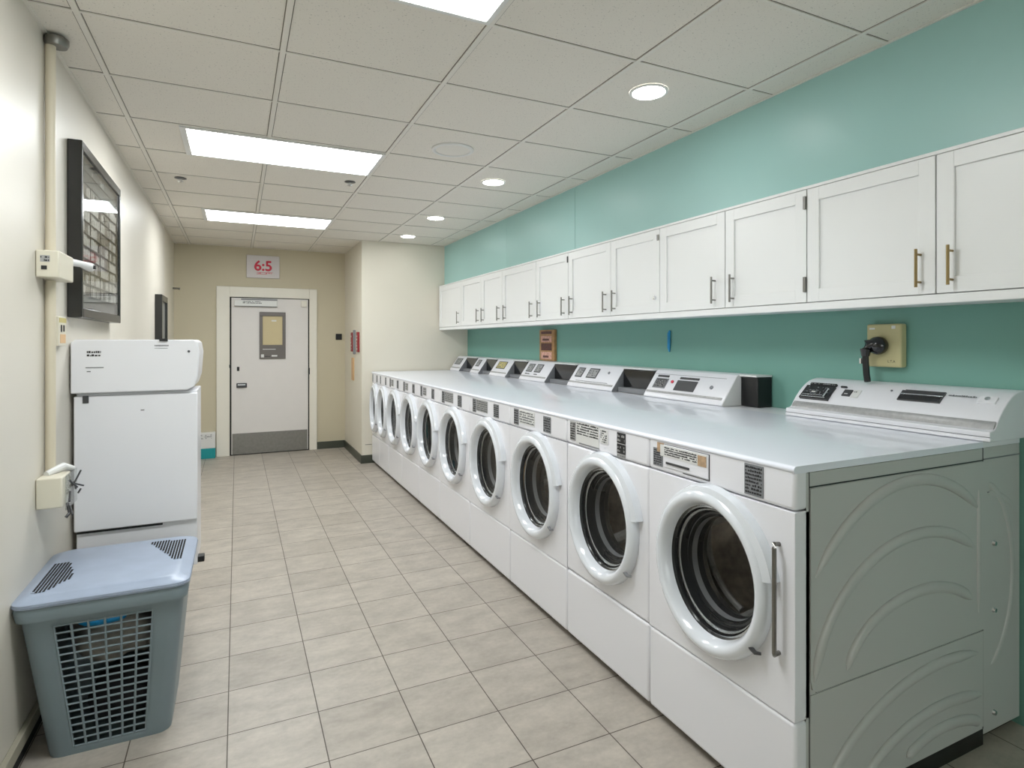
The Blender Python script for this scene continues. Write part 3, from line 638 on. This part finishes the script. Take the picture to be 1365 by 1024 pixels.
# directory board
bd = thing('directory_board', 'black framed glass board with rows of small cards on the left wall', 'notice board', (XL, 3.8, 1.61))
y0, y1, z0, z1 = 3.26, 4.24, 1.605, 2.42; D = .058
fm = MB(); t_ = .045
fm.box(XL+.001, y0, z0, XL+D, y0+t_*.6, z1).box(XL+.001, y1-t_*.5, z0, XL+D, y1, z1).box(XL+.001, y0+t_*.6, z0, XL+D, y1-t_*.5, z0+t_).box(XL+.001, y0+t_*.6, z1-t_, XL+D, y1-t_*.5, z1)
fm.build('frame', 'frame_black', bd, bevel=.004)
MB().box(XL+.001, y0+.02, z0+.03, XL+.03, y1-.02, z1-.03).build('backing', 'board_back', bd)
F = frame((XL+.0305, y0+.03, z0+.045), (0, 1, 0), (0, 0, 1)); W = y1-y0-.055; H = z1-z0-.09
m = MB(); rr = random.Random(9); nrow = 12; rh = H/nrow
for q in range(nrow):
    m.pbox(F, 0, W, q*rh+.0, q*rh+.005, .008, .012, 0)
    if q < 1 or q > nrow-3: 
        continue
    a = .004
    while a < W-.02:
        w_ = rr.uniform(.022, .05)
        if rr.random() < .93: m.pbox(F, a, a+w_-.005, q*rh+.008, q*rh+rh*rr.uniform(.78, .95), .002, .008, 1 if rr.random() < .72 else 2)
        a += w_
    for j in range(1, 4): m.pbox(F, W*j/4, W*j/4+.004, q*rh, q*rh+rh, .008, .011, 0)
for a, w_ in ((.3, .01), (.5, .04), (.56, .02)): m.pbox(F, a, a+w_, H-rh*.8, H-rh*.3, .002, .004, 3)
m.build('card_rows', ['black', 'card', 'card_dark', 'label_white'], bd)
MB().box(XL+.048, y0+.025, z0+.04, XL+.051, y1-.02, z1-.04).build('glass', 'glass_clear', bd)
nb = thing('narrow_frame', 'tall narrow black framed panel on the left wall behind the white appliance', 'framed panel', (XL, 6.5, 1.2))
MB().box(XL+.001, 6.4, 1.2, XL+.06, 6.44, 1.94).box(XL+.001, 6.86, 1.2, XL+.06, 6.9, 1.94).box(XL+.001, 6.44, 1.88, XL+.06, 6.86, 1.94).box(XL+.001, 6.44, 1.2, XL+.06, 6.86, 1.25).build('frame', 'frame_black', nb, bevel=.004)
MB().box(XL+.001, 6.44, 1.25, XL+.04, 6.86, 1.88).build('panel', 'frame_grey', nb)

# ------------------------------------------------------------------ white appliance on the left
ap = thing('upright_appliance', 'tall white enamel appliance with overhanging top against the left wall', 'appliance', (-.43, 3.5, 0))
YA = 3.31
def rrect(x0, y0, x1, y1, r, n=5, rs=None):
    pts = []
    rs = rs or (r, r, r, r)
    for (cx, cy, a0), q in zip(((x0, y0, PI), (x1, y0, 1.5*PI), (x1, y1, 0), (x0, y1, .5*PI)), rs):
        sx = cx+q if cx == x0 else cx-q; sy = cy+q if cy == y0 else cy-q
        for k in range(n+1):
            a = a0+PI/2*k/n; pts.append((sx+q*math.cos(a), sy+q*math.sin(a)))
    return pts
XA0, XA1 = -.685, -.172
# top: front profile extruded along depth (rounded right corners)
pr = [(XA0-.008, 1.252), (XA1-.05, 1.254), (XA1-.02, 1.27), (XA1-.004, 1.32), (XA1+.004, 1.44), (XA1-.004, 1.488), (XA1-.02, 1.503), (XA0+.01, 1.503), (XA0-.008, 1.49)]
MB().prism(pr, YA-.022, YA+.36).build('top_housing', 'enamel', ap, bevel=.006, seg=3)
MB().box(XA0, YA, .605, XA1-.006, YA+.02, 1.238).build('front_panel', 'enamel', ap, bevel=.005)
MB().box(XA0+.006, YA+.021, .37, XA1-.008, YA+.34, 1.25).build('body', 'enamel', ap, bevel=.005)
MB().box(-.62, YA+.05, 0, -.275, YA+.3, .37).build('pedestal', 'enamel', ap)
MB().box(XA0+.01, YA+.008, .594, -.33, YA+.022, .604).build('hand_grip', 'black', ap)
MB().box(XA1-.03, YA+.05, .37, XA1+.022, YA+.1, .4).build('bracket', 'black', ap, bevel=.004)
F = frame((XA0, YA-.0225, 1.252), (1, 0, 0), (0, 0, 1)); m = MB()
marks(m, F, .055, .11, .17, .2, 2, 0, .001, 1, 15); m.pbox(F, .05, .12, .118, .122, 0, .001, 1); m.pbox(F, .055, .07, .1, .104, 0, .001, 1)
for k in range(10): m.pbox(F, .325+.006*k, .329+.006*k, .219, .225, 0, .0008, 1)
m.pbox(F, .325, .38, .208, .2095, 0, .0008, 1); m.build('lettering', ['ink', 'ink_grey'], ap)
MB().box(-.34, YA-.03, 1.495, -.305, YA-.021, 1.508).build('catch', 'black', ap)
o_ = Vector((-.215, YA-.022, 1.445)); MB().tube([o_, o_+Vector((0, -.003, 0))], .006, 10).build('screw', 'dark_grey', ap)
MB().box(XA0+.035, YA-.004, 1.205, XA0+.058, YA+.0, 1.24).build('badge', 'dark_grey', ap)
MB().box(-.42, YA-.002, 1.16, -.405, YA+.0, 1.165).build('mark', 'mid_grey', ap)

# ------------------------------------------------------------------ laundry hamper
hp = thing('laundry_hamper', 'grey-green plastic laundry hamper with slatted front and pale blue lid', 'laundry hamper', (-.42, 2.8, 0))
HB = (-.612, 2.585, -.232, 2.96); HT = (-.684, 2.525, -.182, 3.06)    # x0,y0,x1,y1 bottom / top
ZH = .56
def sect(z, grow=0., n=6, front=24):
    t = z/ZH; x0, y0, x1, y1 = [HB[k]+(HT[k]-HB[k])*t for k in range(4)]
    x0 -= grow; y0 -= grow; x1 += grow; y1 += grow; r = .045
    pts = [(x, y0) for x in [x0+r+(x1-x0-2*r)*k/front for k in range(front)]]
    for cx, cy, a0 in ((x1-r, y0+r, -PI/2), (x1-r, y1-r, 0), (x0+r, y1-r, PI/2), (x0+r, y0+r, PI)):
        for k in range(n+1):
            a = a0+PI/2*k/n; p = (cx+r*math.cos(a), cy+r*math.sin(a))
            if not (a0 == -PI/2 and False): pts.append(p)
    return [(x, y, z) for x, y in pts[:-1]]
zs = [0, .012, .03, .1, .2, .3, .4, .495, .53, ZH]
m = MB(); rings = [sect(z) for z in zs]; m.loft(rings); n = len(rings[0])
GX0, GX1 = 3, 21        # front indices with lattice
keep = []
for fi, f in enumerate(m.f):
    i = fi//n; j = fi % n
    if GX0 <= j < GX1 and 2 <= i < 7: continue
    keep.append(f)
m.f = keep; m.m = [0]*len(keep); m.f.append(tuple(range(n))); m.m.append(0)
shell = m.build('basket', 'hamper', hp, solid=.004, ang=50)
def hpt(j, z):     # point on the front face at fractional index j
    t = z/ZH; x0, y0, x1, y1 = [HB[k]+(HT[k]-HB[k])*t for k in range(4)]; r = .045
    return Vector((x0+r+(x1-x0-2*r)*j/24, y0, z))
lat = MB(); zA, zB = .03, .495
for c in range(0, 7):
    j = GX0+(GX1-GX0)*c/6; lat.tube([hpt(j, zA-.004), hpt(j, zB+.004)], .0042, 6)
for q in range(0, 18):
    z = zA+(zB-zA)*q/17; lat.tube([hpt(GX0-.2, z), hpt(GX1+.2, z)], .0036, 6)
lat.build('lattice', 'hamper', hp)['label'] = 'slatted lattice front'
rm = MB(); rm.loft([sect(ZH-.035, .004), sect(ZH-.035, .014), sect(ZH, .016), sect(ZH+.012, .010), sect(ZH+.012, .0), sect(ZH-.01, -.004)]); rm.build('rim', 'hamper', hp, ang=50)
def ro(grow, z):
    x0, y0, x1, y1 = HT; return [(x, y, z) for x, y in rrect(x0-grow, y0-grow, x1+grow, y1+grow, .05, 6)]
ld = MB(); ld.loft([ro(.012, ZH+.0125), ro(.019, ZH+.016), ro(.019, ZH+.03), ro(.012, ZH+.036), ro(-.004, ZH+.038), ro(-.012, ZH+.046), ro(-.03, ZH+.05)], 0, True)
lid = ld.build('lid', 'hamper_lid', hp, ang=40)
MB().loft if False else None
rl = MB(); rl.loft([ro(.0185, ZH+.02), ro(.021, ZH+.022), ro(.0185, ZH+.024)]); rl.build('lid_seam', 'hamper_rim', lid)
# two perforated corner vents in the lid
for nm, pc_ in (('l', ((-.655, 2.57), (-.615, 2.56), (-.555, 2.68), (-.60, 2.86), (-.655, 2.86))), ('r', ((-.23, 2.72), (-.205, 2.72), (-.205, 2.97), (-.33, 3.0), (-.34, 2.98)))):
    zt = ZH+.0505
    v = MB(); v.prismz(list(pc_), zt-.001, zt+.0004, 0)
    xs = [p[0] for p in pc_]; ys = [p[1] for p in pc_]
    def inside(x, y):
        s = False; k = len(pc_)
        for a in range(k):
            (xa, ya), (xb, yb) = pc_[a], pc_[(a+1) % k]
            if (ya > y) != (yb > y) and x < (xb-xa)*(y-ya)/(yb-ya)+xa: s = not s
        return s
    x = min(xs)+.006
    while x < max(xs):
        y = min(ys)+.008
        while y < max(ys):
            if inside(x, y): v.box(x-.0034, y-.0055, zt, x+.0034, y+.0055, zt+.002, 1)
            y += .016
        x += .0105
    v.build('vent', ['hamper_lid', 'shadow_gap'], lid)['label'] = 'perforated corner vent'
tag(lump('laundry', 'cloth_grey', -.44, 2.78, .34, .15, .12, .11, 12, amp=.25), 'crumpled grey laundry inside the hamper', 'laundry')
tag(lump('laundry', 'cloth_dark', -.40, 2.76, .11, .12, .11, .10, 17, amp=.2), 'dark laundry at the bottom of the hamper', 'laundry')
bp = lump('blue_packet', 'blue_pack', -.45, 2.62, .475, .09, .06, .032, 22, amp=.12); tag(bp, 'bright blue plastic packet lying on top of the laundry in the hamper', 'packet')

# ------------------------------------------------------------------ ceiling fittings
FL = ['fluorescent ceiling panel nearest the camera, cut by the top edge', 'long fluorescent ceiling panel in the middle of the room', 'fluorescent ceiling panel farthest from the camera']
for k, y in enumerate((1.518, 3.81, 6.102)):
    r = thing('ceiling_light', FL[k], 'ceiling light', (.31, y+.28, ZC-.012), 'fluorescent ceiling panels')
    x0, x1, ya, yb = -.30, .885, y+.012, y+.565
    MB().box(x0, ya, ZC-.012, x0+.035, yb, ZC-.0005).box(x1-.02, ya, ZC-.012, x1, yb, ZC-.0005).box(x0+.035, ya, ZC-.012, x1-.02, ya+.02, ZC-.0005).box(x0+.035, yb-.02, ZC-.012, x1-.02, yb, ZC-.0005).build('frame', 'lamp_ring', r, bevel=.002)
    MB().box(x0+.035, ya+.02, ZC-.009, x1-.02, yb-.02, ZC-.003).build('diffuser', 'lamp', r)
    if k == 2: MB().box(.29, ya+.02, ZC-.011, .298, yb-.02, ZC-.009).build('divider', 'lamp_ring', r)
DLL = ['round recessed downlight nearest the camera', 'round recessed downlight, second from the camera', 'round recessed downlight, third from the camera', 'round recessed downlight farthest from the camera']
for k, (x, y) in enumerate(((1.845, 2.32), (1.80, 4.15), (1.80, 5.6), (1.82, 6.72))):
    r = thing('downlight', DLL[k], 'downlight', (x, y, ZC-.01), 'round downlights in the ceiling')
    MB().lathe(x, y, [(.094, ZC-.0005), (.094, ZC-.006), (.082, ZC-.009), (.078, ZC-.004)], 32, cap=False).build('trim_ring', 'lamp_ring', r)
    MB().lathe(x, y, [(.079, ZC-.003), (.079, ZC-.006)], 32).build('lens', 'downlamp', r)
sp = thing('ceiling_speaker', 'round white ceiling speaker between the fluorescent panel and downlights', 'speaker', (1.258, 3.56, ZC-.01))
MB().lathe(1.258, 3.56, [(.135, ZC-.0005), (.135, ZC-.007), (.125, ZC-.012), (.112, ZC-.010), (.108, ZC-.004)], 40, cap=False).build('ring', 'lamp_ring', sp)
MB().lathe(1.258, 3.56, [(.110, ZC-.002), (.110, ZC-.006)], 40).build('grille', 'tbar', sp)
for k, (x, y, lb_) in enumerate(((-.386, 5.06, 'small sprinkler head in the ceiling near the left wall'), (.793, 4.62, 'small sprinkler head just beyond the middle ceiling light'))):
    r = thing('sprinkler_head', lb_, 'sprinkler', (x, y, ZC-.03), 'ceiling sprinkler heads')
    MB().lathe(x, y, [(.04, ZC-.0005), (.042, ZC-.004), (.03, ZC-.007)], 20).build('cover_ring', 'dark_grey', r)
    MB().lathe(x, y, [(.012, ZC-.006), (.012, ZC-.02), (.022, ZC-.024), (.022, ZC-.028), (.008, ZC-.034)], 16).build('nozzle', 'chrome', r)

# ------------------------------------------------------------------ camera, world
cam = bpy.data.cameras.new('camera'); co = bpy.data.objects.new('camera', cam); C.objects.link(co)
cam.sensor_width = 36; cam.lens = 776.5/1365*36; cam.shift_y = -(512-455)/1365
co.location = (0, 0, 1.495); co.rotation_euler = (PI/2, 0, -.4412)
cam.clip_start = .05
S = bpy.context.scene; S.camera = co
w = bpy.data.worlds.new('world'); S.world = w; w.use_nodes = True
w.node_tree.nodes['Background'].inputs[0].default_value = (.95, 1, 1, 1); w.node_tree.nodes['Background'].inputs[1].default_value = 2.0
S.view_settings.view_transform = 'Standard'; S.view_settings.look = 'None'; S.view_settings.gamma = 1; S.view_settings.use_curve_mapping = False
S.view_settings.exposure = .62
